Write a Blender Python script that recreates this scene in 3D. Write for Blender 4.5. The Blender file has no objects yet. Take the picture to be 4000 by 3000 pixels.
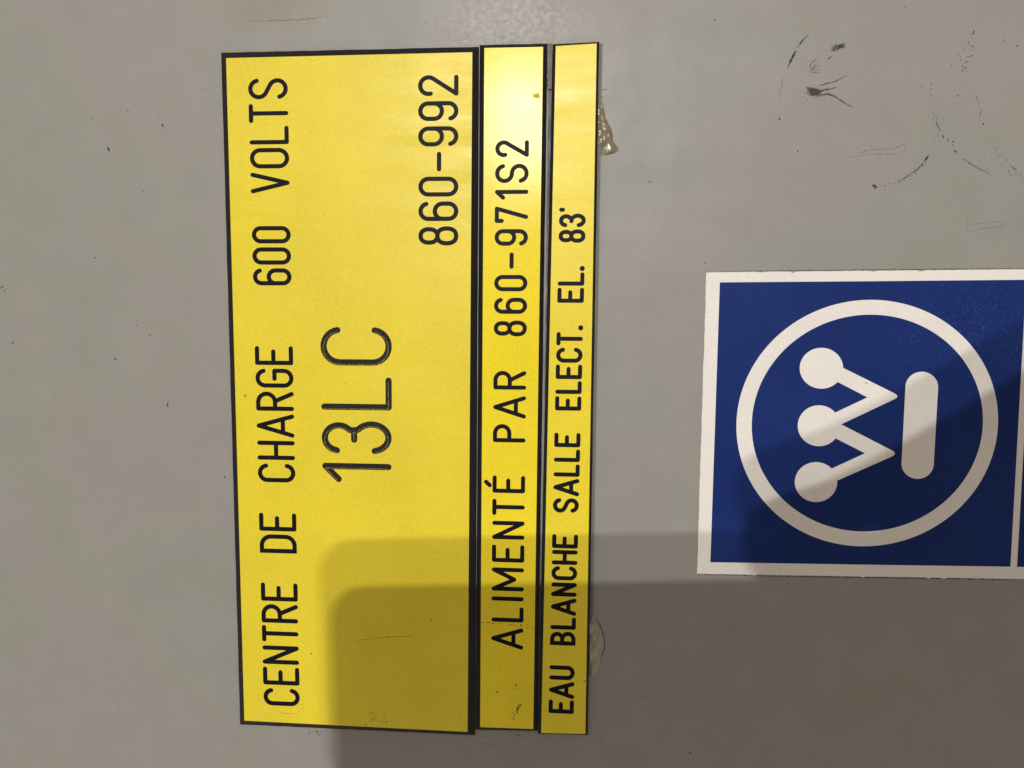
import bpy, bmesh, math, random
from mathutils import Matrix, Vector

random.seed(7)
scene = bpy.context.scene
C = scene.collection

# ------------------------------------------------------------------ camera
F_PX, W_PX, H_PX = 2800.0, 4000.0, 3000.0       # focal length and size of the photograph
CAM_D = 0.25                                     # metres from the lens to the panel
YAW, PITCH, ROLL = math.radians(-3.97), math.radians(-5.63), math.radians(-0.685)


def _rot(y, p, r):
    cy, sy, cp, sp, cr, sr = math.cos(y), math.sin(y), math.cos(p), math.sin(p), math.cos(r), math.sin(r)
    Ry = Matrix(((cy, 0, sy), (0, 1, 0), (-sy, 0, cy)))
    Rx = Matrix(((1, 0, 0), (0, cp, -sp), (0, sp, cp)))
    Rz = Matrix(((cr, -sr, 0), (sr, cr, 0), (0, 0, 1)))
    return Ry @ Rx @ Rz


RM = _rot(YAW, PITCH, ROLL)


def to_world(v):
    return Vector((v[0], v[2], -v[1]))


cam_data = bpy.data.cameras.new('camera')
cam = bpy.data.objects.new('camera', cam_data)
C.objects.link(cam)
cam_data.sensor_width = 36.0
cam_data.lens = 36.0 * F_PX / W_PX
cam_data.clip_start, cam_data.clip_end = 0.001, 50
_r, _u, _b = to_world(RM.col[0]), to_world(-RM.col[1]), to_world(-RM.col[2])
cam.matrix_world = Matrix(((_r.x, _u.x, _b.x, 0), (_r.y, _u.y, _b.y, -CAM_D), (_r.z, _u.z, _b.z, 0), (0, 0, 0, 1)))
scene.camera = cam

# ------------------------------------------------------------------ room light
world = bpy.data.worlds.new('World')
scene.world = world
world.use_nodes = True
world.node_tree.nodes['Background'].inputs[0].default_value = (1.0, 0.88, 0.745, 1)
world.node_tree.nodes['Background'].inputs[1].default_value = 0.405

# two small lamps of one twin fitting, up and a little to the left behind the camera
LAMP_Y = -1.5
MM = 0.001
PX = CAM_D / F_PX
SHADOW_STEP = (43, 196)                          # the two shadows lie this many photo pixels apart
OCC_Y = -(CAM_D + 0.006)                         # distance of the phone that casts them
K = -OCC_Y / (-LAMP_Y + OCC_Y)
LAMP_B = Vector((-0.105, LAMP_Y, 0.495))
LAMP_A = Vector((LAMP_B.x + SHADOW_STEP[0] * PX / K, LAMP_Y, LAMP_B.z - SHADOW_STEP[1] * PX / K))
for nm, p, e in (('lamp_upper', LAMP_B, 8.5), ('lamp_lower', LAMP_A, 7.2)):
    ld = bpy.data.lights.new(nm, 'AREA')
    ld.shape = 'RECTANGLE'
    ld.size, ld.size_y = 0.026, 0.012
    ld.energy = e
    ld.color = (1.0, 0.975, 0.93)
    lo = bpy.data.objects.new(nm, ld)
    C.objects.link(lo)
    lo.location = p
    lo.rotation_euler = (Vector((0, 0, 0)) - p).to_track_quat('-Z', 'Y').to_euler()

scene.view_settings.view_transform = 'Standard'
scene.view_settings.look = 'None'
scene.view_settings.exposure = 0.0
scene.view_settings.gamma = 1.0
scene.view_settings.use_curve_mapping = False
scene.render.engine = 'CYCLES'
scene.render.resolution_x, scene.render.resolution_y = 1024, 768


# ------------------------------------------------------------------ helpers
def at(px, py, h=0.0):
    """point on the plane h metres in front of the panel seen at a photograph pixel"""
    d = RM @ Vector(((px - W_PX / 2) / F_PX, (py - H_PX / 2) / F_PX, 1.0))
    s = (CAM_D - h) / d.z
    return Vector((d.x * s, -h, -d.y * s))


def obj(name, verts, faces, mat, parent=None, smooth=False):
    me = bpy.data.meshes.new(name)
    me.from_pydata([tuple(v) for v in verts], [], faces)
    bm = bmesh.new()
    bm.from_mesh(me)
    bmesh.ops.recalc_face_normals(bm, faces=bm.faces)
    bm.to_mesh(me)
    bm.free()
    if smooth:
        for p in me.polygons:
            p.use_smooth = True
    me.materials.append(mat)
    o = bpy.data.objects.new(name, me)
    C.objects.link(o)
    o.parent = parent
    return o


def thing(name, label, cat, loc=(0, 0, 0), group=None):
    o = bpy.data.objects.new(name, None)
    o.empty_display_size = 0.01
    C.objects.link(o)
    o['label'], o['category'] = label, cat
    if group:
        o['group'] = group
    return o


def tag(o, label, cat, group=None):
    o['label'], o['category'] = label, cat
    if group:
        o['group'] = group
    return o


# ------------------------------------------------------------------ materials
def new_mat(name):
    m = bpy.data.materials.new(name)
    m.use_nodes = True
    nt = m.node_tree
    return m, nt, nt.nodes['Principled BSDF']


def node(nt, typ, **kw):
    n = nt.nodes.new(typ)
    for k, v in kw.items():
        setattr(n, k, v)
    return n


def noise(nt, scale, detail=3, rough=0.55, vec=None, dist=0.0):
    n = node(nt, 'ShaderNodeTexNoise')
    n.inputs['Scale'].default_value = scale
    n.inputs['Detail'].default_value = detail
    n.inputs['Roughness'].default_value = rough
    n.inputs['Distortion'].default_value = dist
    nt.links.new(vec if vec is not None else coords(nt), n.inputs['Vector'])
    return n.outputs['Fac']


def coords(nt):
    for n in nt.nodes:
        if n.bl_idname == 'ShaderNodeNewGeometry':
            return n.outputs['Position']
    return node(nt, 'ShaderNodeNewGeometry').outputs['Position']


def stretch(nt, s, rot=(0, 0, 0)):
    mp = node(nt, 'ShaderNodeMapping')
    mp.inputs['Scale'].default_value = s
    mp.inputs['Rotation'].default_value = rot
    nt.links.new(coords(nt), mp.inputs['Vector'])
    return mp.outputs['Vector']


def ramp(nt, fac, stops):
    r = node(nt, 'ShaderNodeValToRGB')
    el = r.color_ramp.elements
    while len(el) < len(stops):
        el.new(0.5)
    for e, (p, c) in zip(el, stops):
        e.position = p
        e.color = c if len(c) == 4 else (*c, 1)
    nt.links.new(fac, r.inputs[0])
    return r.outputs[0]


def mapr(nt, fac, a, b, c, d):
    r = node(nt, 'ShaderNodeMapRange')
    for i, v in enumerate((a, b, c, d)):
        r.inputs[i + 1].default_value = v
    nt.links.new(fac, r.inputs[0])
    return r.outputs[0]


def mix(nt, fac, a, b, blend='MIX'):
    m = node(nt, 'ShaderNodeMix', data_type='RGBA', blend_type=blend)
    for sock, v in ((m.inputs[0], fac), (m.inputs[6], a), (m.inputs[7], b)):
        if hasattr(v, 'links') or hasattr(v, 'is_output'):
            nt.links.new(v, sock)
        elif isinstance(v, (int, float)):
            sock.default_value = v
        else:
            sock.default_value = v if len(v) == 4 else (*v, 1)
    return m.outputs[2]


def math_node(nt, op, a, b):
    m = node(nt, 'ShaderNodeMath', operation=op)
    for s, v in ((m.inputs[0], a), (m.inputs[1], b)):
        if isinstance(v, (int, float)):
            s.default_value = v
        else:
            nt.links.new(v, s)
    return m.outputs[0]


def bump(nt, bsdf, height, strength, dist):
    b = node(nt, 'ShaderNodeBump')
    b.inputs['Strength'].default_value = strength
    b.inputs['Distance'].default_value = dist
    nt.links.new(height, b.inputs['Height'])
    nt.links.new(b.outputs[0], bsdf.inputs['Normal'])
    return b


# grey enamel of the cabinet panel
M_WALL, nt, bs = new_mat('grey_enamel')
blotch = noise(nt, 14, 3, 0.5)
grime = noise(nt, 55, 5, 0.65)
grain = noise(nt, 2600, 2, 0.6)
col = ramp(nt, blotch, [(0.32, (0.324, 0.305, 0.290)), (0.5, (0.317, 0.307, 0.286)), (0.66, (0.307, 0.307, 0.280))])
col = mix(nt, mapr(nt, grime, 0.25, 0.75, 0.0, 1.0), col, (0.90, 0.895, 0.885), 'MULTIPLY')
# ^ broad handling grime
col = mix(nt, 1.0, col, ramp(nt, grain, [(0.3, (0.86, 0.86, 0.86)), (0.7, (1.12, 1.12, 1.12))]), 'MULTIPLY')
# rubbed, polished patch above the strips
def patch(nt, px, py, rx, rz):
    mp = node(nt, 'ShaderNodeMapping', vector_type='TEXTURE')
    mp.inputs['Location'].default_value = at(px, py)
    mp.inputs['Scale'].default_value = (rx * PX, 1, rz * PX)
    nt.links.new(coords(nt), mp.inputs['Vector'])
    g = node(nt, 'ShaderNodeTexGradient', gradient_type='SPHERICAL')
    nt.links.new(mp.outputs['Vector'], g.inputs['Vector'])
    return g.outputs['Fac']


rub = math_node(nt, 'MULTIPLY', mapr(nt, patch(nt, 2000, 70, 330, 150), 0.0, 0.6, 0.0, 1.0),
                mapr(nt, noise(nt, 480, 4, 0.65), 0.42, 0.66, 0.0, 1.0))
stain = math_node(nt, 'MULTIPLY', mapr(nt, patch(nt, 1080, 20, 300, 110), 0.0, 0.5, 0.0, 1.0), mapr(nt, grime, 0.35, 0.6, 0.2, 1.0))
col = mix(nt, math_node(nt, 'MULTIPLY', stain, 0.35), col, (0.25, 0.205, 0.165))
col = mix(nt, math_node(nt, 'MULTIPLY', rub, 0.45), col, (0.50, 0.485, 0.45))
nt.links.new(col, bs.inputs['Base Color'])
nt.links.new(math_node(nt, 'SUBTRACT', mapr(nt, grime, 0.3, 0.7, 0.43, 0.52), math_node(nt, 'MULTIPLY', rub, 0.06)), bs.inputs['Roughness'])
bs.inputs['Specular IOR Level'].default_value = 0.36
peel = noise(nt, 900, 2, 0.5)
bump(nt, bs, peel, 0.10, 0.0002)


def yellow(name, base, r0, r1, streak, spec):
    m, nt, bs = new_mat(name)
    bs.inputs['Specular IOR Level'].default_value = spec
    grain = noise(nt, 2400, 2, 0.6)
    soft = noise(nt, 30, 3, 0.5)
    col = mix(nt, mapr(nt, soft, 0.35, 0.65, 0, 1), base, tuple(c * 0.93 for c in base))
    col = mix(nt, 1.0, col, ramp(nt, grain, [(0.3, (0.90, 0.89, 0.86)), (0.7, (1.08, 1.08, 1.1))]), 'MULTIPLY')
    nt.links.new(col, bs.inputs['Base Color'])
    st = noise(nt, streak, 4, 0.6, stretch(nt, (0.18, 1, 1)))
    nt.links.new(mapr(nt, st, 0.32, 0.68, r0, r1), bs.inputs['Roughness'])
    bump(nt, bs, noise(nt, 2200, 2, 0.6), 0.16, 0.0001)
    return m


M_YEL1 = yellow('yellow_plastic_matt', (0.84, 0.685, 0.036), 0.30, 0.50, 130, 0.34)
M_YEL2 = yellow('yellow_plastic_gloss', (0.95, 0.77, 0.037), 0.185, 0.215, 60, 0.135)
M_YEL3 = yellow('yellow_plastic_satin', (0.89, 0.725, 0.038), 0.29, 0.44, 90, 0.27)

M_CORE, nt, bs = new_mat('black_core_plastic')
n1 = noise(nt, 1800, 3, 0.6)
nt.links.new(ramp(nt, n1, [(0.3, (0.006, 0.006, 0.008)), (0.62, (0.012, 0.011, 0.014)), (0.8, (0.06, 0.055, 0.055))]),
             bs.inputs['Base Color'])
bs.inputs['Roughness'].default_value = 0.42
bs.inputs['Specular IOR Level'].default_value = 0.28
wv = node(nt, 'ShaderNodeTexWave', wave_type='BANDS', bands_direction='DIAGONAL')
wv.inputs['Scale'].default_value = 900
wv.inputs['Distortion'].default_value = 1.5
nt.links.new(coords(nt), wv.inputs['Vector'])
bump(nt, bs, wv.outputs['Fac'], 0.25, 0.0001)

M_INK, nt, bs = new_mat('engraved_black')
n1 = noise(nt, 2600, 3, 0.6)
nt.links.new(ramp(nt, n1, [(0.35, (0.005, 0.004, 0.008)), (0.68, (0.011, 0.009, 0.015)), (0.85, (0.05, 0.04, 0.035))]),
             bs.inputs['Base Color'])
bs.inputs['Roughness'].default_value = 0.48
bs.inputs['Specular IOR Level'].default_value = 0.10

M_INKD, nt, bs = new_mat('engraved_black_dusty')
n1 = noise(nt, 2300, 4, 0.7)
nt.links.new(ramp(nt, n1, [(0.40, (0.006, 0.005, 0.009)), (0.58, (0.024, 0.021, 0.017)), (0.72, (0.20, 0.16, 0.06))]),
             bs.inputs['Base Color'])
bs.inputs['Roughness'].default_value = 0.55
bs.inputs['Specular IOR Level'].default_value = 0.15

M_WHITE, nt, bs = new_mat('white_vinyl')
n1 = noise(nt, 2200, 2, 0.6)
n2 = noise(nt, 45, 4, 0.6)
col = mix(nt, mapr(nt, n2, 0.4, 0.7, 0, 1), (0.85, 0.82, 0.79), (0.81, 0.775, 0.74))
spk = noise(nt, 520, 2, 0.5)
col = mix(nt, 1.0, col, ramp(nt, n1, [(0.3, (0.94, 0.94, 0.94)), (0.7, (1.05, 1.05, 1.05))]), 'MULTIPLY')
col = mix(nt, mapr(nt, spk, 0.735, 0.77, 0, 0.7), col, (0.25, 0.21, 0.18))
nt.links.new(col, bs.inputs['Base Color'])
bs.inputs['Roughness'].default_value = 0.42

M_BLUE, nt, bs = new_mat('blue_print')
scr = noise(nt, 1500, 4, 0.7)
reg = noise(nt, 24, 3, 0.55)
col = ramp(nt, reg, [(0.3, (0.0065, 0.023, 0.140)), (0.7, (0.0085, 0.029, 0.165))])
scuffed = math_node(nt, 'ADD', mapr(nt, reg, 0.42, 0.62, 0.12, 0.7), math_node(nt, 'MULTIPLY', patch(nt, 3850, 1270, 520, 300), 1.6))
worn = math_node(nt, 'MULTIPLY', mapr(nt, scr, 0.57, 0.78, 0.0, 0.45), scuffed)
col = mix(nt, worn, col, (0.10, 0.14, 0.36))
nt.links.new(col, bs.inputs['Base Color'])
bs.inputs['Roughness'].default_value = 0.50
bs.inputs['Specular IOR Level'].default_value = 0.12
bump(nt, bs, scr, 0.15, 0.0001)


def dirt_mat(name, colr, alpha, scale=900):
    m, nt, bs = new_mat(name)
    bs.inputs['Base Color'].default_value = (*colr, 1)
    bs.inputs['Roughness'].default_value = 0.8
    nt.links.new(mapr(nt, noise(nt, scale, 3, 0.65), 0.36, 0.62, alpha[0], alpha[1]), bs.inputs['Alpha'])
    return m


M_DIRT = dirt_mat('black_rubber_dirt', (0.028, 0.026, 0.022), (0.32, 0.95))
M_SMEAR_AND_SHADE = dirt_mat('grey_rubbed_dirt_and_shade', (0.05, 0.045, 0.035), (0.10, 0.75))  # rubbed dirt, also the painted shade beside the lower glue
M_FAINT = dirt_mat('faint_rubbed_dirt', (0.07, 0.064, 0.052), (0.0, 0.42))
M_BROWN = dirt_mat('brown_dirt', (0.09, 0.065, 0.04), (0.25, 0.85), 700)
M_BROWNY = dirt_mat('brown_smear', (0.22, 0.11, 0.02), (0.10, 0.9), 800)
M_DUST_LIT_EDGE = dirt_mat('groove_dust_and_lit_edge', (0.34, 0.27, 0.08), (0.0, 0.6), 1500)  # tan of the swarf, also paints the lit flank of the grooves
M_PALE = dirt_mat('pale_rub', (0.70, 0.67, 0.60), (0.0, 0.75), 420)

M_GLUE, nt, bs = new_mat('dried_glue')
n1 = noise(nt, 260, 4, 0.6, dist=0.6)
nt.links.new(ramp(nt, n1, [(0.3, (0.15, 0.115, 0.06)), (0.5, (0.235, 0.195, 0.115)), (0.72, (0.33, 0.29, 0.20))]),
             bs.inputs['Base Color'])
bs.inputs['Roughness'].default_value = 0.24
bs.inputs['Transmission Weight'].default_value = 0.15
bump(nt, bs, noise(nt, 420, 3, 0.6, dist=1.0), 0.12, 0.0005)

M_GLUE2, nt, bs = new_mat('pale_dried_glue')
n1 = noise(nt, 300, 4, 0.6, dist=0.6)
nt.links.new(ramp(nt, n1, [(0.3, (0.27, 0.225, 0.17)), (0.7, (0.46, 0.40, 0.32))]), bs.inputs['Base Color'])
bs.inputs['Roughness'].default_value = 0.3
bump(nt, bs, noise(nt, 380, 3, 0.6, dist=1.0), 0.5, 0.0006)

M_TAPE, nt, bs = new_mat('silver_tape')
n1 = noise(nt, 900, 3, 0.7, stretch(nt, (1, 1, 0.15)))
nt.links.new(ramp(nt, n1, [(0.35, (0.05, 0.045, 0.04)), (0.55, (0.13, 0.12, 0.11)), (0.75, (0.34, 0.33, 0.32))]),
             bs.inputs['Base Color'])
bs.inputs['Roughness'].default_value = 0.5
bs.inputs['Specular IOR Level'].default_value = 0.3

M_OLDTAPE, nt, bs = new_mat('brown_old_tape')
n1 = noise(nt, 700, 3, 0.7, stretch(nt, (1, 1, 0.3)))
nt.links.new(ramp(nt, n1, [(0.35, (0.055, 0.036, 0.018)), (0.65, (0.13, 0.095, 0.06))]), bs.inputs['Base Color'])
bs.inputs['Roughness'].default_value = 0.5

M_FOAM, nt, bs = new_mat('grey_green_foam_tape')
bs.inputs['Base Color'].default_value = (0.155, 0.165, 0.14, 1)
bs.inputs['Roughness'].default_value = 0.7

M_DROP, nt, bs = new_mat('yellow_dried_drop')
bs.inputs['Base Color'].default_value = (0.66, 0.48, 0.02, 1)
bs.inputs['Roughness'].default_value = 0.75
bs.inputs['Specular IOR Level'].default_value = 0.15

# ------------------------------------------------------------------ the panel
WALL_Z = 0.7
wall = obj('wall', [(-WALL_Z, 0, -WALL_Z), (WALL_Z, 0, -WALL_Z), (WALL_Z, 0, WALL_Z), (-WALL_Z, 0, WALL_Z),
                    (-WALL_Z, 0.003, -WALL_Z), (WALL_Z, 0.003, -WALL_Z), (WALL_Z, 0.003, WALL_Z), (-WALL_Z, 0.003, WALL_Z)],
           [(0, 1, 2, 3), (7, 6, 5, 4), (0, 4, 5, 1), (1, 5, 6, 2), (2, 6, 7, 3), (3, 7, 4, 0)], M_WALL)
wall['kind'] = 'structure'


# ------------------------------------------------------------------ engraved lettering
def arc(cx, cy, rx, ry, a0, a1, n=None):
    n = n or max(4, int(abs(a1 - a0) / 12))
    return [(cx + rx * math.cos(math.radians(a0 + (a1 - a0) * i / n)),
             cy + ry * math.sin(math.radians(a0 + (a1 - a0) * i / n))) for i in range(n + 1)]


def stadium(x0, y0, x1, y1):
    r = min(x1 - x0, y1 - y0) / 2
    cx = (x0 + x1) / 2
    if y1 - y0 >= x1 - x0:
        return arc(cx, y1 - r, r, r, 0, 180) + arc(cx, y0 + r, r, r, 180, 360)
    cy = (y0 + y1) / 2
    return arc(x1 - r, cy, r, r, -90, 90) + arc(x0 + r, cy, r, r, 90, 270)


def oval(x0, y0, x1, y1):
    """superellipse-like loop of the digit 8"""
    cx, cy, a, b = (x0 + x1) / 2, (y0 + y1) / 2, (x1 - x0) / 2, (y1 - y0) / 2
    pts = []
    for i in range(32):
        t = 2 * math.pi * i / 32
        c, s = math.cos(t), math.sin(t)
        pts.append((cx + a * math.copysign(abs(c) ** 0.86, c), cy + b * math.copysign(abs(s) ** 0.86, s)))
    return pts


def glyph(ch, w, h):
    """centre-line strokes of an engraver's letter in a w x h box: [(points, closed)]"""
    r = w / 2
    if ch in 'O0':
        return [(stadium(0, 0, w, h), True)]
    if ch == 'C':
        return [(arc(r, h - r, r, r, 8, 180) + arc(r, r, r, r, 180, 352), False)]
    if ch == 'G':
        return [(arc(r, h - r, r, r, 10, 180) + arc(r, r, r, r, 180, 360) + [(w, .50 * h), (.46 * w, .50 * h)], False)]
    if ch in 'EÉ':
        s = [([(w, h), (0, h), (0, 0), (w, 0)], False), ([(0, .52 * h), (.78 * w, .52 * h)], False)]
        if ch == 'É':
            s.append(([(.40 * w, 1.17 * h), (.66 * w, 1.30 * h)], False))
        return s
    if ch == 'N':
        return [([(0, 0), (0, h), (w, 0), (w, h)], False)]
    if ch == 'M':
        return [([(0, 0), (0, h), (w / 2, .27 * h), (w, h), (w, 0)], False)]
    if ch == 'T':
        return [([(0, h), (w, h)], False), ([(w / 2, h), (w / 2, 0)], False)]
    if ch == 'L':
        return [([(0, h), (0, 0), (w, 0)], False)]
    if ch == 'V':
        return [([(0, h), (w / 2, 0), (w, h)], False)]
    if ch == 'I':
        return [([(w / 2, h), (w / 2, 0)], False)]
    if ch == 'U':
        return [([(0, h)] + arc(r, r, r, r, 180, 360) + [(w, h)], False)]
    if ch == 'A':
        v = .28
        return [([(0, 0), (w / 2, h), (w, 0)], False), ([(v / 2 * w, v * h), ((1 - v / 2) * w, v * h)], False)]
    if ch == 'H':
        return [([(0, 0), (0, h)], False), ([(w, 0), (w, h)], False), ([(0, .5 * h), (w, .5 * h)], False)]
    if ch in 'RP':
        q = h * .25
        s = [([(0, 0), (0, h)], False), ([(0, h)] + arc(w - q, h - q, q, q, 90, -90) + [(0, h - 2 * q)], False)]
        if ch == 'R':
            s.append(([(.50 * w, .5 * h), (w, 0)], False))
        return s
    if ch == 'D':
        q = .62 * w
        return [([(0, 0), (0, h)] + arc(w - q, h - q, q, q, 90, 0) + arc(w - q, q, q, q, 0, -90), True)]
    if ch == 'B':
        q1, q2 = h * .235, h * .265
        return [([(0, 0), (0, h)] + arc(w * .96 - q1, h - q1, q1, q1, 90, -62) + arc(w - q2, q2, q2, q2, 62, -90), True),
                ([(0, .53 * h), (w * .60, .53 * h)], False)]
    if ch == 'S':
        q = min(r, h / 4)
        D = h - 2 * q
        be = math.degrees(math.acos(min(1, 2 * q / D)))
        return [(arc(r, h - q, r, q, 12, 270 - be) + arc(r, q, r, q, 90 - be, -168), False)]
    if ch == '6' or ch == '9':
        t = .60 * h
        s = [(arc(r, h - r, r, r, 14, 180) + [(0, t - r)], False), (stadium(0, 0, w, t), True)]
        if ch == '9':
            s = [([(w - x, h - y) for x, y in p], c) for p, c in s]
        return s
    if ch == '8':
        return [(oval(.05 * w, .53 * h, .95 * w, h), True), (oval(0, 0, w, .53 * h), True)]
    if ch == '3':
        return [(arc(.48 * w, .78 * h, .47 * w, .22 * h, 172, -48) + [(.74 * w, .54 * h)], False),
                ([(.74 * w, .54 * h)] + arc(.5 * w, .265 * h, .5 * w, .265 * h, 52, -170), False),
                ([(.78 * w, .54 * h), (.42 * w, .54 * h)], False)]
    if ch == '1':
        return [([(0, .79 * h), (w, h), (w, 0)], False)]
    if ch == '2':
        return [(arc(r, h - r, r, r, 195, -32) + [(0, 0), (w, 0)], False)]
    if ch == '7':
        return [([(0, .83 * h), (0, h), (w, h), (.32 * w, 0)], False)]
    if ch == '-':
        return [([(0, .48 * h), (w, .48 * h)], False)]
    if ch == "'":
        return [([(0, .92 * h), (0, 1.0 * h)], False)]
    if ch == '.':
        return [([(-.5, .01 * h), (.5, .01 * h)], False)]
    raise KeyError(ch)


def clean(p, closed):
    q = [p[0]]
    for a in p[1:]:
        if math.hypot(a[0] - q[-1][0], a[1] - q[-1][1]) > 0.4:
            q.append(a)
    if closed and math.hypot(q[0][0] - q[-1][0], q[0][1] - q[-1][1]) < 0.4:
        q.pop()
    return q


def outline_open(p, hw):
    """outline polygon of an open stroke with round ends and round outer corners"""
    n = len(p)

    def side(pts):
        out = []
        for i in range(len(pts)):
            x, y = pts[i]
            dirs = []
            if i > 0:
                dirs.append((x - pts[i - 1][0], y - pts[i - 1][1]))
            if i < len(pts) - 1:
                dirs.append((pts[i + 1][0] - x, pts[i + 1][1] - y))
            ang = [math.atan2(d[1], d[0]) for d in dirs]
            if len(ang) == 1:
                out.append((x - math.sin(ang[0]) * hw, y + math.cos(ang[0]) * hw))
                continue
            t = (ang[1] - ang[0] + math.pi) % (2 * math.pi) - math.pi
            if t >= 0 or abs(t) < 0.35:                     # inner side (or nearly straight): mitre
                m = ang[0] + t / 2
                l = hw / max(0.18, math.cos(t / 2))
                lim = min(math.hypot(*dirs[0]), math.hypot(*dirs[1]))
                l = min(l, math.hypot(lim, hw))
                out.append((x - math.sin(m) * l, y + math.cos(m) * l))
            else:                                           # outer side: round join
                k = max(2, int(abs(t) / 0.35))
                for j in range(k + 1):
                    a = ang[0] + t * j / k
                    out.append((x - math.sin(a) * hw, y + math.cos(a) * hw))
        return out

    def cap(c, a):
        return [(c[0] + hw * math.cos(a + math.pi / 2 - math.pi * j / 6), c[1] + hw * math.sin(a + math.pi / 2 - math.pi * j / 6))
                for j in range(1, 6)]
    a1 = math.atan2(p[-1][1] - p[-2][1], p[-1][0] - p[-2][0])
    a0 = math.atan2(p[0][1] - p[1][1], p[0][0] - p[1][0])
    return side(p) + cap(p[-1], a1) + side(p[::-1]) + cap(p[0], a0)


def rings_closed(p, hw):
    n = len(p)
    outer, inner = [], []
    for i in range(n):
        a, b, c = p[i - 1], p[i], p[(i + 1) % n]
        a0 = math.atan2(b[1] - a[1], b[0] - a[0])
        a1 = math.atan2(c[1] - b[1], c[0] - b[0])
        t = (a1 - a0 + math.pi) % (2 * math.pi) - math.pi
        m = a0 + t / 2
        l = hw / max(0.35, math.cos(t / 2))
        outer.append((b[0] - math.sin(m) * l, b[1] + math.cos(m) * l))
        inner.append((b[0] + math.sin(m) * l, b[1] - math.cos(m) * l))
    return outer, inner


def stroke_solid(pts, closed, hw, tf, h0, h1):
    """verts/faces of one stroke between heights h0 and h1; tf maps letter space to photo pixels"""
    pts = clean(pts, closed)
    V, Fc = [], []
    if not closed:
        o = clean(outline_open(pts, hw), True)
        n = len(o)
        V = [at(*tf(x, y), h0) for x, y in o] + [at(*tf(x, y), h1) for x, y in o]
        Fc = [tuple(range(n)), tuple(range(2 * n - 1, n - 1, -1))]
        Fc += [(i, (i + 1) % n, n + (i + 1) % n, n + i) for i in range(n)]
    else:
        o, q = rings_closed(pts, hw)
        n = len(o)
        for ring, h in ((o, h0), (q, h0), (o, h1), (q, h1)):
            V += [at(*tf(x, y), h) for x, y in ring]
        for i in range(n):
            j = (i + 1) % n
            Fc += [(i, j, n + j, n + i), (2 * n + i, 3 * n + i, 3 * n + j, 2 * n + j),
                   (i, 2 * n + i, 2 * n + j, j), (n + i, n + j, 3 * n + j, 3 * n + i)]
    return V, Fc


class Line:
    """one line of lettering: cap line and baseline as photo pixels at two heights, and the span of every letter"""

    def __init__(self, ya, xla, xra, yb, xlb, xrb, sw, chars):
        self.ya, self.xla, self.xra, self.yb, self.xlb, self.xrb, self.sw, self.chars = ya, xla, xra, yb, xlb, xrb, sw, chars


def engrave(plate, face, line, h_core, h_face, ink, layers, drift=0.0):
    for ch, y0, y1 in line.chars:
        sw = line.sw * (1.22 if ch == '.' else 1.0)
        ym = (y0 + y1) / 2
        k = (ym - line.ya) / (line.yb - line.ya)
        xl = line.xla + (line.xlb - line.xla) * k + line.sw / 2
        xr = line.xra + (line.xrb - line.xra) * k - line.sw / 2
        h = xr - xl
        w = max(0.5, (y1 - y0) - line.sw)
        slope = ((line.xlb + line.xrb) - (line.xla + line.xra)) / 2 / (line.yb - line.ya)
        if ch in ".'I":
            w = 0.5
        yc = ym + w / 2
        # upright direction follows the plate's own top edge in the photograph
        tilt = 0.0205 + (ym - 200) / 2650 * (-0.066)

        def tf(x, y, xr=xr, yc=yc, slope=slope, tilt=tilt):
            return (xr - y - x * slope, yc - x + (y - (0.5 * h)) * tilt)
        V, Fc = [], []
        for i, (pts, closed) in enumerate(glyph(ch, w, h)):
            v, f = stroke_solid(pts, closed, sw / 2 - 0.12, tf, h_core - 0.00002, h_core + 0.00004 + i * 0.000006)
            b = len(V)
            V += v
            Fc += [tuple(b + q for q in g) for g in f]
            while len(layers) <= i:
                layers.append(([], []))
            cv, cf = stroke_solid(pts, closed, sw / 2, tf, h_core - 0.00006, h_face + 0.0004)
            b = len(layers[i][0])
            layers[i][0].extend(cv)
            layers[i][1].extend(tuple(b + q for q in g) for g in cf)
        nm = 'digit' if ch.isdigit() else 'letter' if ch.isalpha() else 'punctuation_mark'
        o = obj(nm, V, Fc, ink, plate)
        if ink is M_INKD:                                  # swarf, dust and a painted lit edge along one flank of the wide grooves
            V, Fc = [], []
            for i, (pts, closed) in enumerate(glyph(ch, w, h)):
                def tf2(x, y):
                    a, b_ = tf(x, y)
                    return a - 1.5, b_ + sw * 0.33
                v, f = stroke_solid(pts, closed, 2.0, tf2, h_core + 0.00006, h_core + 0.00008 + i * 0.000006)
                b = len(V)
                V += v
                Fc += [tuple(b + q for q in g) for g in f]
            obj('groove_dust_and_lit_edge', V, Fc, M_DUST_LIT_EDGE, o)['kind'] = 'stuff'


def cut(face, layers):
    """engrave the strokes through the coloured top layer"""
    tmp = []
    for v, f in layers:
        c = obj('groove_cutter', v, f, M_CORE)
        tmp.append(c)
        m = face.modifiers.new('groove', 'BOOLEAN')
        m.operation = 'DIFFERENCE'
        m.solver = 'MANIFOLD'
        m.object = c
    dg = bpy.context.evaluated_depsgraph_get()
    dg.update()
    me = bpy.data.meshes.new_from_object(face.evaluated_get(dg))
    face.modifiers.clear()
    old = face.data
    face.data = me
    bpy.data.meshes.remove(old)
    for c in tmp:
        d = c.data
        bpy.data.objects.remove(c)
        bpy.data.meshes.remove(d)


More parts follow.
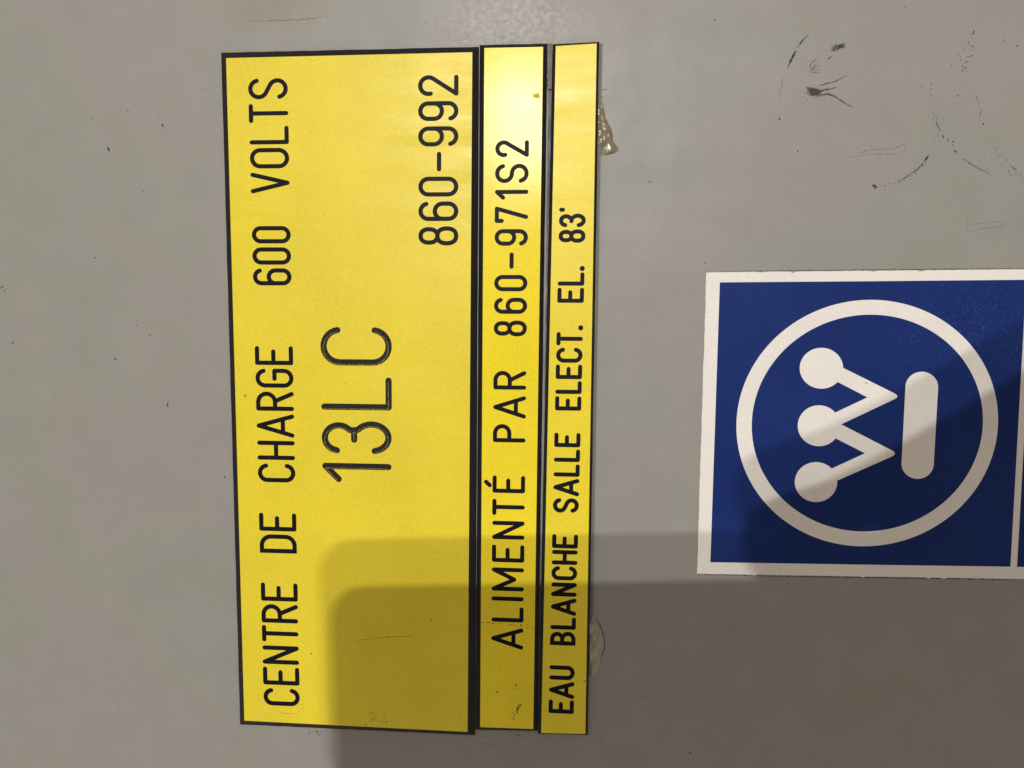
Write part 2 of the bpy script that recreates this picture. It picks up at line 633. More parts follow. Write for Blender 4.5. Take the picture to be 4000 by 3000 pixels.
def prism(name, base, top, h0, h1, h2, mat, parent, wob=0.0, seed=1):
    """bevelled slab: outline base from h0 to h1, then sloping in to outline top at h2"""
    rnd = random.Random(seed)

    def fine(q, seg=26):
        out = []
        for i in range(4):
            a, b = q[i], q[(i + 1) % 4]
            for j in range(seg):
                t = j / seg
                jx, jy = (rnd.uniform(-wob, wob), rnd.uniform(-wob, wob)) if j else (0, 0)
                out.append((a[0] + (b[0] - a[0]) * t + jx, a[1] + (b[1] - a[1]) * t + jy))
        return out
    B, T = fine(base), fine(top)
    n = len(B)
    V = [at(*p, h0) for p in B] + [at(*p, h1) for p in B] + [at(*p, h2) for p in T]
    Fc = [tuple(range(n)), tuple(range(3 * n - 1, 2 * n - 1, -1))]
    for l in (0, 1):
        Fc += [(l * n + i, l * n + (i + 1) % n, (l + 1) * n + (i + 1) % n, (l + 1) * n + i) for i in range(n)]
    return obj(name, V, Fc, mat, parent)


def plate(name, label, outer, face, h0, h1, h2, mat, lines, inks, seed):
    t = thing(name, label, 'sign plate', group='yellow engraved plates side by side')
    prism('core', outer, face, h0, h1, h2, M_CORE, t, 0.7, seed)
    fc = prism('yellow_face', face, face, h2 + 0.00001, h2 + 0.00008, h2 + 0.00022, mat, t, 0.0, seed)
    layers = []
    for ln, ink in zip(lines, inks):
        engrave(t, fc, ln, h2 + 0.00001, h2 + 0.00022, ink, layers)
    cut(fc, layers)
    return t


def L(txt):
    out = []
    for tok in txt.split():
        c, a, b = tok.split(',')
        out.append((c, float(a), float(b)))
    return out


LINE1 = Line(346, 970, 1125, 2720, 1030, 1171.5, 17,
             L('S,306,387.5 T,405.6,479.7 L,492,564 O,578,658 V,674,755 0,883,951 0,966,1034 6,1048,1115 '
               'E,1352,1426 G,1440,1514.5 R,1530,1605 A,1618,1709 H,1722,1796.6 C,1811,1884 '
               'E,2004,2075 D,2088,2161 E,2277,2348.5 R,2361,2433.5 T,2443,2508 N,2523,2595 E,2606,2676 C,2689,2757'))
LINE2 = Line(1350, 1252, 1531, 1840, 1259, 1530, 24.5,
             L('C,1277,1428 L,1473,1602 3,1645,1774 1,1810,1885'))
LINE3 = Line(334, 1633, 1791, 920, 1634.5, 1790.5, 17.2,
             L('2,293,375 9,395,472.5 9,493.5,572 -,592.6,669.6 0,690,768 6,787,863.5 8,884,959'))
LINE4 = Line(580, 1934.5, 2066, 2495, 1918.5, 2044, 16.4,
             L('2,548,613.6 S,640,715 1,741.6,780 7,807,871 9,895,960 -,986,1050 0,1074,1138 6,1163,1226 8,1252,1314 '
               'R,1449,1522 A,1547,1634.5 P,1657,1728 É,1858,1926 T,1949.5,2013 N,2035.6,2107 E,2128.6,2196.6 '
               'M,2218,2308.7 I,2330,2348.5 L,2371,2430 A,2453,2536'))
LINE5 = Line(861, 2183, 2288, 2760, 2142.5, 2241.5, 16.4,
             L("',811,827 3,834.5,888 8,896,948.5 .,1040,1057 L,1063.5,1116 E,1124,1183 .,1271,1289 T,1297,1350 "
               'C,1358,1417 E,1424,1481 L,1488,1539 E,1548,1604 E,1690.6,1747 L,1755,1804.5 L,1813,1862 A,1870,1938 '
               'S,1946,2003 E,2087,2142 H,2149,2206 C,2212,2267 N,2276,2330 A,2337,2404.5 L,2411,2459 B,2467,2521 '
               'U,2600,2656 A,2663,2729 E,2733.5,2787'))

p1 = plate('engraved_plate', 'widest yellow engraved plate reading CENTRE DE CHARGE 600 VOLTS, 13LC, 860-992',
           [(864, 206), (1869.5, 183), (1855, 2872), (938, 2830)], [(883, 227), (1845, 204), (1826.5, 2859), (954.5, 2815)],
           0.00002, 0.0009, 0.0021, M_YEL1, [LINE1, LINE2, LINE3], [M_INK, M_INKD, M_INK], 3)
p2 = plate('engraved_plate', 'narrow yellow engraved strip reading ALIMENTÉ PAR 860-971S2 between two other plates',
           [(1874, 176), (2138, 170), (2099, 2855), (1859, 2850)], [(1892, 187.5), (2121.5, 183), (2083, 2847.7), (1875.6, 2840.5)],
           0.00002, 0.0011, 0.0021, M_YEL2, [LINE4], [M_INK], 5)
p3 = plate('engraved_plate', "narrowest yellow engraved strip reading EAU BLANCHE SALLE ELECT. EL. 83'",
           [(2159, 173), (2341, 163.5), (2296, 2871), (2101, 2866)], [(2171, 180), (2330.6, 170), (2286.4, 2867), (2114, 2863)],
           0.0006, 0.0014, 0.0021, M_YEL3, [LINE5], [M_INK], 9)

# tape under the narrow strips, showing between them and along the outer edge
slab = lambda nm, q, h0, h1, m, par, wob=0.8, sd=1: prism(nm, q, q, h0, h0 + (h1 - h0) * 0.6, h1, m, par, wob, sd)
slab('mounting_tape', [(2170, 172), (2353, 170), (2311, 2640), (2122, 2640)], 0.00002, 0.0006, M_FOAM, p3, 0.6, 2)
slab('silver_tape', [(2142, 352), (2155, 352), (2130, 2240), (2118, 2240)], 0.00002, 0.0005, M_TAPE, p3, 1.2, 4)
slab('old_tape', [(2138, 172), (2156, 170), (2157, 348), (2138, 348)], 0.00002, 0.0009, M_OLDTAPE, p3, 1.5, 6)


# ------------------------------------------------------------------ blue sticker
def lerp(a, b, t):
    return (a[0] + (b[0] - a[0]) * t, a[1] + (b[1] - a[1]) * t)


st = thing('sticker', 'blue and white square sticker with circled W emblem, right of the yellow plates', 'sticker')
H_ST = 0.00018
rs = random.Random(11)


def rough_edge(a, b, n, amp):
    out = []
    for i in range(n):
        t = i / n
        x, y = lerp(a, b, t)
        nick = rs.random() < 0.04
        out.append((x, y + (rs.uniform(-amp, amp) if i else 0) + (rs.choice((3, 4, 5)) * (1 if nick else 0))))
    return out


ST_OUT = [(2759, 1064), (5235, 1040), (5310, 2284), (2723, 2241)]
edge = rough_edge(ST_OUT[0], ST_OUT[1], 220, 0.7) + rough_edge(ST_OUT[1], ST_OUT[2], 40, 0.5)
bot = rough_edge(ST_OUT[3], ST_OUT[2], 220, 0.6)
edge += [ST_OUT[2]] + bot[::-1]
lft = [lerp(ST_OUT[3], ST_OUT[0], i / 60) for i in range(1, 60)]
edge += [(x + rs.uniform(-1.2, 1.2), y) for x, y in lft]
n = len(edge)
obj('white_backing', [at(*p, 0.00001) for p in edge] + [at(*p, H_ST) for p in edge],
    [tuple(range(n)), tuple(range(2 * n - 1, n - 1, -1))] + [(i, (i + 1) % n, n + (i + 1) % n, n + i) for i in range(n)],
    M_WHITE, st)
H_BL = H_ST + 0.00004


def sheet(name, poly, h0, h1, mat, parent):
    n = len(poly)
    return obj(name, [at(*p, h0) for p in poly] + [at(*p, h1) for p in poly],
               [tuple(range(n)), tuple(range(2 * n - 1, n - 1, -1))] + [(i, (i + 1) % n, n + (i + 1) % n, n + i) for i in range(n)],
               mat, parent)


sheet('blue_field', [(2812, 1103), (4013, 1093), (3947, 2213), (2775, 2196)][:1] + [(3400, 1098.5), (4009, 1092.8), (3947, 2213.5), (3400, 2206), (2775, 2196)],
      H_ST, H_BL, M_BLUE, st)
sheet('blue_field', [(4036, 1092.6), (5190, 1083), (5260, 2236), (3973, 2214)], H_ST, H_BL, M_BLUE, st)

# emblem: every white shape is laid in the sticker's own plane
RING = dict(l=(2875, 1665), r=(3897.5, 1665), t=(3400, 1171), b=(3372, 2134))
ring_c = ((2875 + 3897.5) / 2, (1171 + 2134) / 2)


def ell(cx, cy, rx, ry, n=96, k=0.0, kx=0.0):
    """ellipse in pixels with the perspective lean of the panel"""
    out = []
    for i in range(n):
        a = 2 * math.pi * i / n
        x, y = rx * math.cos(a), ry * math.sin(a)
        out.append((cx + x * (1 + kx * x) - k * y, cy + y * (1 + kx * x)))
    return out


def annulus(name, o, q, h0, h1, mat, parent):
    n = len(o)
    V = [at(*p, h0) for p in o] + [at(*p, h0) for p in q] + [at(*p, h1) for p in o] + [at(*p, h1) for p in q]
    Fc = []
    for i in range(n):
        j = (i + 1) % n
        Fc += [(i, j, n + j, n + i), (2 * n + i, 3 * n + i, 3 * n + j, 2 * n + j), (i, 2 * n + i, 2 * n + j, j), (n + i, n + j, 3 * n + j, 3 * n + i)]
    return obj(name, V, Fc, mat, parent)


H_W = H_BL + 0.00003
annulus('emblem_ring', ell(3385, 1652.5, 511, 481.5, 120, 0.030, 0.00001), ell(3386, 1652.5, 451.5, 423.5, 120, 0.030, 0.00001),
        H_BL, H_W, M_WHITE, st)
# the W: three discs and a zigzag, as one outline
def disc_arc(c, r, a0, a1, n=40):
    return [(c[0] + r[0] * math.cos(math.radians(a0 + (a1 - a0) * i / n)),
             c[1] + r[1] * math.sin(math.radians(a0 + (a1 - a0) * i / n))) for i in range(n + 1)]


w_poly = (disc_arc((3208.7, 1438.4), (85, 80), 42, 359)
          + [(3493, 1535.8), (3502, 1541.5), (3505.7, 1548.4), (3502, 1555), (3493, 1559.5), (3285.8, 1657.6),
             (3483.5, 1758.9), (3493, 1765), (3496, 1772.5), (3491.5, 1779), (3482, 1784)]
          + disc_arc((3187.5, 1883), (83, 78), -4, 317.5) + [(3378.5, 1770.6)]
          + disc_arc((3199, 1663), (83, 80), 38, 320) + [(3388, 1552.2)])
sheet('emblem_letter', w_poly, H_BL, H_W, M_WHITE, st)
sheet('emblem_bar', disc_arc((3600.8, 1512), (64, 60), 180, 360, 24) + disc_arc((3584.5, 1811.5), (63, 59), 0, 180, 24),
      H_BL, H_W, M_WHITE, st)


# ------------------------------------------------------------------ dried glue squeezed out beside the strip
def glue(name, label, rows, mat, seed):
    """lumpy bead squeezed from under the strip: rows of (py, left px, right px, height mm)"""
    rnd = random.Random(seed)
    V, Fc = [], []
    m = 13
    for y, xl, xr, hmm in rows:
        ph_ = rnd.uniform(0, 6)
        for j in range(m):
            t = j / (m - 1)
            prof = max(0.0, 1 - t ** 3) * (0.75 + 0.25 * math.sin(ph_ + t * 7)) * rnd.uniform(0.82, 1.12)
            if j == m - 1:
                prof = 0.0
            V.append(at(xl + (xr - xl) * t + rnd.uniform(-1, 1), y + rnd.uniform(-2.5, 2.5), 0.00001 + hmm * MM * prof))
    for i in range(len(rows) - 1):
        for j in range(m - 1):
            a = i * m + j
            Fc.append((a, a + 1, a + m + 1, a + m))
    o = obj(name, V, Fc, mat, None, True)
    sub = o.modifiers.new('round', 'SUBSURF')
    sub.levels = sub.render_levels = 2
    return tag(o, label, 'glue', 'dried glue beside the narrowest strip')


glue('glue_blob', 'yellowish lumpy dried glue beside the upper end of the narrowest strip',
     [(y, 2334, xr, h) for y, xr, h in ((383, 2340, .1), (392, 2348, .6), (403, 2354, .9), (416, 2357, 1.0), (430, 2361, .9), (445, 2363, 1.0),
                                        (460, 2364, .8), (472, 2372, 1.1), (485, 2380, 1.3), (500, 2388, 1.2), (515, 2392, 1.0), (530, 2394, 1.2),
                                        (545, 2394, .8), (557, 2398, .9), (568, 2406, .7), (580, 2414, .6), (590, 2420, .5), (598, 2410, .35), (606, 2370, .15))], M_GLUE, 4)
glue('glue_blob', 'pale peeling sliver of glue beside the lower end of the narrowest strip',
     [(y, 2304, xr, h) for y, xr, h in ((2404, 2316, .3), (2416, 2324, .8), (2430, 2332, 1.1), (2446, 2340, 1.4), (2462, 2346, 1.6), (2478, 2352, 1.9),
                                        (2494, 2356, 2.1), (2510, 2359, 2.2), (2526, 2358, 2.1), (2540, 2353, 1.8), (2552, 2346, 1.5), (2566, 2344, 1.3),
                                        (2582, 2344, 1.1), (2598, 2340, .9), (2614, 2334, .7), (2632, 2324, .3))], M_GLUE2, 8)


# ------------------------------------------------------------------ scuffs and specks on the panel and plates
class Marks:
    def __init__(self, seed, h):
        self.V, self.F, self.r, self.h = [], [], random.Random(seed), h
        self.k = 0

    def fleck(self, x, y, l, w=None, a=None):
        r = self.r
        w = w or l * r.uniform(.5, .9)
        a = r.uniform(0, math.pi) if a is None else a
        n = 8
        b = len(self.V)
        self.k += 1
        hh = self.h + (self.k % 9) * 0.0000012
        for i in range(n):
            t = 2 * math.pi * i / n
            q = r.uniform(.65, 1.15)
            u, v = l / 2 * q * math.cos(t), w / 2 * q * math.sin(t)
            self.V.append(at(x + u * math.cos(a) - v * math.sin(a), y + u * math.sin(a) + v * math.cos(a), hh))
        self.F.append(tuple(range(b, b + n)))

    def streak(self, pts, w0, w1, step=6):
        """continuous uneven stroke"""
        r = self.r
        P = []
        for (x0, y0), (x1, y1) in zip(pts, pts[1:]):
            n = max(1, int(math.hypot(x1 - x0, y1 - y0) / step))
            P += [(x0 + (x1 - x0) * i / n, y0 + (y1 - y0) * i / n) for i in range(n)]
        P.append(pts[-1])
        b = len(self.V)
        self.k += 1
        hh = self.h + (self.k % 9) * 0.0000012
        for i, (x, y) in enumerate(P):
            a, c = P[max(0, i - 1)], P[min(len(P) - 1, i + 1)]
            d = math.atan2(c[1] - a[1], c[0] - a[0])
            t = i / max(1, len(P) - 1)
            w = (w0 + (w1 - w0) * t) * r.uniform(.55, 1.25) * (1 - 0.75 * abs(2 * t - 1) ** 3) / 2
            self.V.append(at(x - math.sin(d) * w, y + math.cos(d) * w, hh))
            self.V.append(at(x + math.sin(d) * w, y - math.cos(d) * w, hh))
        for i in range(len(P) - 1):
            self.F.append((b + 2 * i, b + 2 * i + 1, b + 2 * i + 3, b + 2 * i + 2))

    def dots(self, pts, size, gap, spread=2, a=None):
        r = self.r
        for (x0, y0), (x1, y1) in zip(pts, pts[1:]):
            L_ = math.hypot(x1 - x0, y1 - y0)
            d = 0
            while d < L_:
                t = d / L_
                self.fleck(x0 + (x1 - x0) * t + r.gauss(0, spread), y0 + (y1 - y0) * t + r.gauss(0, spread), r.uniform(.5, 1.25) * size, a=a)
                d += gap * r.uniform(.5, 1.6)

    def cloud(self, x, y, rx, ry, n, size):
        for _ in range(n):
            self.fleck(x + self.r.gauss(0, rx), y + self.r.gauss(0, ry), self.r.uniform(.4, 1.3) * size)

    def build(self, name, mat, parent):
        o = obj(name, self.V, self.F, mat, parent)
        o['kind'] = 'stuff'
        return o


def c1(*pts):                                     # crop of the upper right of the photograph
    return [(2950 + x / 2.1067, 50 + y / 2.1067) for x, y in pts]


HM = 0.000012
m = Marks(1, HM)
m.streak(c1((440, 175), (380, 240), (345, 290)), 4, 7)
m.streak(c1((335, 310), (318, 345), (290, 400), (265, 455)), 13, 6)
m.dots(c1((245, 520), (225, 570), (210, 635), (203, 705), (208, 735)), 5, 9)
m.fleck(*c1((200, 873))[0], 12, 8, .8)
m.build('scuff_mark', M_DIRT, wall)
m = Marks(2, HM)
for k in range(9):
    m.streak(c1((418 + 4 * k, 612 + 9 * k), (465, 622 + 7 * k), (515, 635 + 5 * k), (560, 650 - 2 * k)), m.r.uniform(5, 10), m.r.uniform(3, 6), 3)
m.cloud(*c1((455, 650))[0], 15, 12, 60, 5)
m.cloud(*c1((500, 655))[0], 14, 8, 40, 4)
m.streak(c1((520, 605), (590, 580), (640, 570), (700, 545), (757, 510)), 7, 3)
m.streak(c1((520, 660), (560, 635), (620, 628), (680, 608)), 12, 3)
m.streak(c1((495, 695), (530, 678), (600, 668), (660, 690), (710, 725), (765, 760), (815, 780)), 12, 4)
m.build('dirt_smear', M_BROWN, wall)
m = Marks(3, HM)
for k in range(7):
    m.streak(c1((632 + 3 * k, 318 - 6 * k), (670, 300 - 5 * k), (745, 280 - 5 * k)), m.r.uniform(4, 8), m.r.uniform(3, 6), 3)
m.cloud(*c1((650, 295))[0], 7, 6, 30, 5)
m.cloud(*c1((700, 280))[0], 16, 8, 40, 4)
m.streak(c1((460, 495), (452, 440), (470, 400), (510, 380)), 4, 4)
m.streak(c1((465, 490), (520, 492), (545, 480)), 4, 2)
for q in ((510, 390), (560, 420), (555, 470), (530, 400)):
    m.streak(c1((465, 470), q), 3, 1)
m.streak(c1((590, 385), (640, 350)), 7, 4)
m.build('dirt_smear', M_SMEAR_AND_SHADE, wall)
m = Marks(4, HM)
m.dots(c1((1800, 150), (1755, 260), (1720, 297), (1688, 340), (1695, 400), (1710, 480), (1745, 500)), 7, 12, 3, a=-.5)
m.dots(c1((1790, 270), (1775, 350), (1725, 437)), 6, 11, 5, a=-.3)
m.fleck(*c1((1667, 683))[0], 14, 8, -.2)
m.dots(c1((1445, 590), (1445, 680), (1447, 718)), 5, 13)
m.dots(c1((1460, 800), (1480, 880), (1500, 920)), 5, 9, 5)
m.streak(c1((1485, 890), (1508, 945), (1525, 975)), 4, 5)
m.dots(c1((1508, 1010), (1555, 1025), (1618, 1075), (1655, 1150)), 8, 12, 4)
m.dots(c1((1640, 1130), (1665, 1165)), 9, 4, 2)
m.streak(c1((1700, 1195), (1770, 1240), (1850, 1290), (1930, 1325)), 3, 3)
m.dots(c1((1770, 1240), (1930, 1325)), 4, 12, 3)
m.dots(c1((1820, 700), (1865, 780), (1850, 825), (1875, 885), (1890, 935)), 6, 9, 4)
m.dots(c1((1980, 1120), (2010, 1165), (2060, 1210)), 6, 14, 4)
m.streak(c1((2100, 1255), (2150, 1298)), 6, 3)
m.dots(c1((2080, 1310), (2170, 1340), (2210, 1352)), 6, 7, 4)
for q, l in (((2050, 225), 7), ((2155, 270), 9), ((350, 1137), 8), ((740, 1410), 5), ((1365, 612), 7), ((1480, 1050), 6), ((1800, 150), 8), ((1640, 770), 4),
             ((1408, 890), 5), ((1870, 1130), 6), ((1885, 1205), 5), ((1525, 1245), 5), ((1615, 437), 6)):
    m.fleck(*c1(q)[0], l)
m.cloud(*c1((1600, 800))[0], 90, 90, 45, 2.6)
m.cloud(*c1((1850, 1000))[0], 80, 80, 35, 2.6)
m.build('scuff_mark', M_DIRT, wall)
m = Marks(5, HM)
m.streak(c1((1428, 1172), (1390, 1225)), 9, 6)
m.streak(c1((1390, 1225), (1340, 1285), (1255, 1345), (1190, 1380)), 5, 4)
m.dots(c1((1420, 1180), (1390, 1225), (1340, 1285), (1255, 1345), (1190, 1380), (1110, 1415), (1010, 1425)), 6, 7, 4)
m.cloud(*c1((985, 1437))[0], 6, 5, 8, 12)
m.build('scuff_mark', M_DIRT, wall)
m = Marks(6, HM)
m.streak(c1((770, 1185), (830, 1165), (900, 1135), (1000, 1122), (1130, 1120), (1180, 1100), (1220, 1083), (1242, 1105), (1225, 1140), (1195, 1160)), 3, 4)
m.streak(c1((780, 1195), (900, 1170), (1050, 1162), (1195, 1160)), 3, 3)
m.streak([(2400 + x / 1.3825, y / 1.3825) for x, y in ((1905, 1240), (1912, 1215), (2000, 1205), (2070, 1195), (2105, 1205), (2095, 1225), (2000, 1232), (1910, 1248))], 2.5, 2.5)
m.streak([(2400 + x / 1.3825, y / 1.3825) for x, y in ((1908, 1160), (1903, 1260))], 2, 2)
m.build('dried_drip', M_FAINT, wall)
m = Marks(7, HM)                                  # specks on the left of the panel
for x, y, l, w, a in ((500, 435, 10, 5, 1.5), (635, 490, 15, 9, 1.2), (424, 583, 22, 8, 1.15), (361, 464, 9, 4, 1.0), (614, 463, 4, 3, 0), (795, 447, 5, 3, .5),
                      (558, 747, 7, 4, 0), (451, 1402, 11, 7, 0), (8, 1121, 16, 6, -.5), (18, 1136, 10, 4, 1.3), (371, 1007, 13, 4, .4), (587, 1308, 10, 4, .1),
                      (534, 1271, 7, 4, .3), (49, 1340, 9, 7, 0), (878, 1863, 8, 7, 0), (505, 2283, 5, 4, 0), (287, 1155, 6, 3, .3), (660, 1120, 3, 3, 0),
                      (2752, 1028, 15, 4, .1), (2509, 655, 8, 2.5, -1), (3001, 630, 4, 4, 0), (2540, 711, 16, 3, .6), (3045, 1050, 3, 3, 0),
                      (2512, 2722, 7, 6, 0), (2697, 2940, 12, 5, .8), (3045, 2655, 4, 4, 0), (3217, 2814, 5, 4, 0), (2612, 2657, 7, 5, 0), (2562, 2640, 5, 3, 0),
                      (3410, 2378, 4, 3, 0), (3148, 2596, 6, 4, 0), (3222, 3000, 6, 4, 0), (1663, 90, 5, 4, 0), (3537, 27, 9, 5, 1), (2792, 78, 7, 6, 0),
                      (1084, 198, 5, 5, 0), (3390, 28, 5, 3, 0)):
    m.fleck(x, y, l, w, a)
m.streak([(660, 1566), (653, 1580), (657, 1594)], 5, 4)
for _ in range(150):
    m.fleck(m.r.uniform(0, 4000), m.r.uniform(0, 3000), m.r.uniform(1.5, 3.8))
m.build('dirt_speck', M_DIRT, wall)
m = Marks(8, HM)
for _ in range(70):
    x, y = m.r.uniform(0, 4000), m.r.uniform(0, 3000)
    a = m.r.uniform(0, 6.28)
    l = m.r.uniform(6, 26)
    m.streak([(x, y), (x + l * math.cos(a), y + l * math.sin(a))], m.r.uniform(1.5, 3.5), 1.5)
m.streak([(960 + i * 12, 84 - (i / 28) ** 2 * 20 + random.uniform(-3, 3)) for i in range(28)], 4, 5)
m.build('fine_scratch', M_FAINT, wall)
m = Marks(9, HM)                                  # dirt collected along the sticker's edges
m.dots([(2762, 1062), (4000, 1049)], 4, 16, 1.2, a=0.02)
m.dots([(2730, 2246), (4000, 2266)], 6, 13, 1.6, a=0.05)
m.streak([(2757, 1064), (2900, 1059), (3200, 1056), (3600, 1052), (4000, 1048)], 3, 5)
m.streak([(2726, 2243), (3000, 2250), (3400, 2256), (4000, 2264)], 4, 6)
m.fleck(2758, 1063, 10, 7, .6)
m.build('edge_grime', M_SMEAR_AND_SHADE, wall)
m = Marks(10, HM)                                 # stray fibres, adhesive traces and painted glue shade round the plates
m.streak([(2345, 356), (2355, 351), (2366, 348), (2374, 352)], 4, 3)
m.streak([(2341, 369), (2352, 379), (2362, 389)], 4, 3)
m.dots([(1870, 2900), (1960, 2905), (2040, 2888)], 5, 6, 8)
m.streak([(2020, 2862), (2036, 2880), (2042, 2884)], 4, 2)
m.cloud(1235, 2858, 14, 5, 12, 7)
m.cloud(2335, 2880, 20, 8, 10, 5)
m.streak([(2326, 2412), (2342, 2440), (2354, 2472), (2361, 2505), (2362, 2530), (2354, 2552), (2349, 2575), (2347, 2595)], 7, 5)  # shade under the peeled glue's right edge, painted as a dark streak
m.build('stray_fibre_and_glue_shade', M_SMEAR_AND_SHADE, wall)
m = Marks(12, HM)
m.streak([(2062, 158), (2100, 160), (2136, 166)], 9, 7)
m.streak([(1760, 172), (1810, 163), (1840, 158)], 6, 8)
m.dots([(1840, 150), (1900, 120), (2000, 95), (2120, 110)], 13, 8, 22)
m.dots([(2030, 2870), (2045, 2872)], 6, 4, 4)
m.build('rubbed_patch', M_PALE, wall)

HP = 0.0021 + 0.00024                             # plate face
m = Marks(20, HP)
m.fleck(958, 1546, 15, 7, -1.1)
m.fleck(1215, 2554, 8, 7, 0)
m.fleck(1684, 2424, 7, 6, 0)
m.fleck(1594, 2431, 5, 5, 0)
for x, y in ((1268, 837), (1076, 2712), (1482, 1188), (1670, 738), (1757, 823), (1320, 2298), (1560, 200), (1583, 262), (1345, 1499), (1746, 2706)):
    m.fleck(x, y, 5, 4, 0)
for _ in range(60):
    m.fleck(m.r.uniform(970, 1810), m.r.uniform(240, 2800), m.r.uniform(1.2, 2.8))
m.build('dirt_speck', M_DIRT, p1)
m = Marks(21, HP)
m.streak([(1390, 2507), (1420, 2499), (1470, 2491), (1540, 2487), (1600, 2486), (1625, 2494)], 4, 4)
m.streak([(900, 430), (908, 442), (900, 452)], 3, 3)
m.streak([(1078, 338), (1089, 337)], 4, 3)
m.cloud(1470, 2810, 22, 14, 26, 9)
m.cloud(1640, 2450, 120, 60, 60, 4)
m.cloud(1560, 2700, 160, 90, 50, 4)
m.cloud(1815, 2832, 12, 10, 8, 7)
m.streak([(1075, 2775), (1110, 2788), (1160, 2786), (1185, 2765), (1183, 2740)], 2.5, 2)
m.build('fine_scratch', M_FAINT, p1)
m = Marks(22, HP)
m.fleck(1942, 2703, 9, 7, 0)
m.fleck(2016, 2676, 10, 5, 1.2)
m.fleck(2020, 2690, 8, 3, 1.0)
m.fleck(1951, 2602, 4, 4, 0)
m.dots([(1885, 2428), (1930, 2435), (1990, 2440), (2040, 2446), (2080, 2448)], 5, 7, 2.5)
m.fleck(1906, 2433, 7, 5, 0)
m.fleck(1925, 2435, 7, 5, 0)
for _ in range(16):
    m.fleck(m.r.uniform(1890, 2080), m.r.uniform(240, 2800), m.r.uniform(1.2, 2.8))
m.build('dirt_speck', M_DIRT, p2)
m = Marks(23, HP)
m.streak([(2038, 2750), (2024, 2762), (2018, 2780), (2022, 2790)], 8, 14)
m.streak([(2012, 2758), (2022, 2766)], 4, 4)
m.cloud(2004, 2795, 6, 14, 12, 6)
m.cloud(2060, 2448, 14, 6, 9, 6)
m.build('brown_stain', M_BROWNY, p2)
m = Marks(24, HP)
m.fleck(2090, 374, 20, 20, 0)
m.fleck(2101, 374, 21, 20, 0)
m.build('dried_drop', M_DROP, p2)
m = Marks(25, HP)
m.fleck(2282, 2660, 8, 6, -.7)
m.fleck(2168, 2554, 6, 4, .8)
for _ in range(14):
    m.fleck(m.r.uniform(2170, 2270), m.r.uniform(240, 2800), m.r.uniform(1.2, 2.8))
m.build('dirt_speck', M_DIRT, p3)

# ------------------------------------------------------------------ the phone and the hand that throw the double shadow
def occ(px, py, y=OCC_Y):
    """where something in the plane y must be for the upper lamp to throw its shadow on this spot of the panel"""
    s = at(px, py)
    return s + (LAMP_B - s) * (y / LAMP_Y)


M_PHONE, nt, bs = new_mat('black_phone_glass')
bs.inputs['Base Color'].default_value = (0.012, 0.012, 0.013, 1)
nt.links.new(mapr(nt, noise(nt, 60, 4, 0.6), 0.3, 0.7, 0.30, 0.5), bs.inputs['Roughness'])
M_METAL, nt, bs = new_mat('phone_frame_metal')
bs.inputs['Base Color'].default_value = (0.10, 0.10, 0.11, 1)
bs.inputs['Metallic'].default_value = 0.8
nt.links.new(mapr(nt, noise(nt, 200, 3, 0.6), 0.3, 0.7, 0.35, 0.5), bs.inputs['Roughness'])
M_LENS, nt, bs = new_mat('lens_glass')
bs.inputs['Base Color'].default_value = (0.004, 0.005, 0.008, 1)
bs.inputs['Roughness'].default_value = 0.08
nt.links.new(mapr(nt, noise(nt, 300, 2, 0.5), 0.3, 0.7, 0.05, 0.1), bs.inputs['Roughness'])
M_SKIN, nt, bs = new_mat('skin')
nt.links.new(ramp(nt, noise(nt, 120, 4, 0.6), [(0.3, (0.40, 0.23, 0.16)), (0.7, (0.50, 0.30, 0.22))]), bs.inputs['Base Color'])
bs.inputs['Roughness'].default_value = 0.5
bs.inputs['Subsurface Weight'].default_value = 0.1
bs.inputs['Subsurface Radius'].default_value = (0.004, 0.0015, 0.001)
tl, tr = occ(1293, 2292), occ(2863, 2266)
ax = (tr - tl).normalized()
up = (Vector((-ax.z, 0, ax.x)) * 0.4 + (tl - occ(1296, 3000)).normalized() * 0.6).normalized()
PH_L, PH_H, PH_T, PH_R = 0.169, 0.0765, 0.0082, 0.0105
phone = thing('smartphone', 'smartphone held up before the panel, out of frame, throwing the rounded double shadow', 'phone')


def rrect(l, h, r, inset=0.0):
    pts = []
    for cx, cy, a in ((l - r, -r, 0), (r, -r, 90), (r, -h + r, 180), (l - r, -h + r, 270)):
        for i in range(9):
            t = math.radians(a + 90 * i / 8)
            pts.append((cx + (r - inset) * math.cos(t), cy + (r - inset) * math.sin(t)))
    return pts


def ph(u, v, y):
    q = tl + ax * u + up * v
    return Vector((q.x, y, q.z))


def extrude(name, pts, ys, mat, parent):
    n = len(pts[0])
    V = [ph(u, v, y) for p, y in zip(pts, ys) for u, v in p]
    Fc = [tuple(range(n)), tuple(range(len(V) - 1, len(V) - n - 1, -1))]
    for l in range(len(ys) - 1):
        Fc += [(l * n + i, l * n + (i + 1) % n, (l + 1) * n + (i + 1) % n, (l + 1) * n + i) for i in range(n)]
    return obj(name, V, Fc, mat, parent)


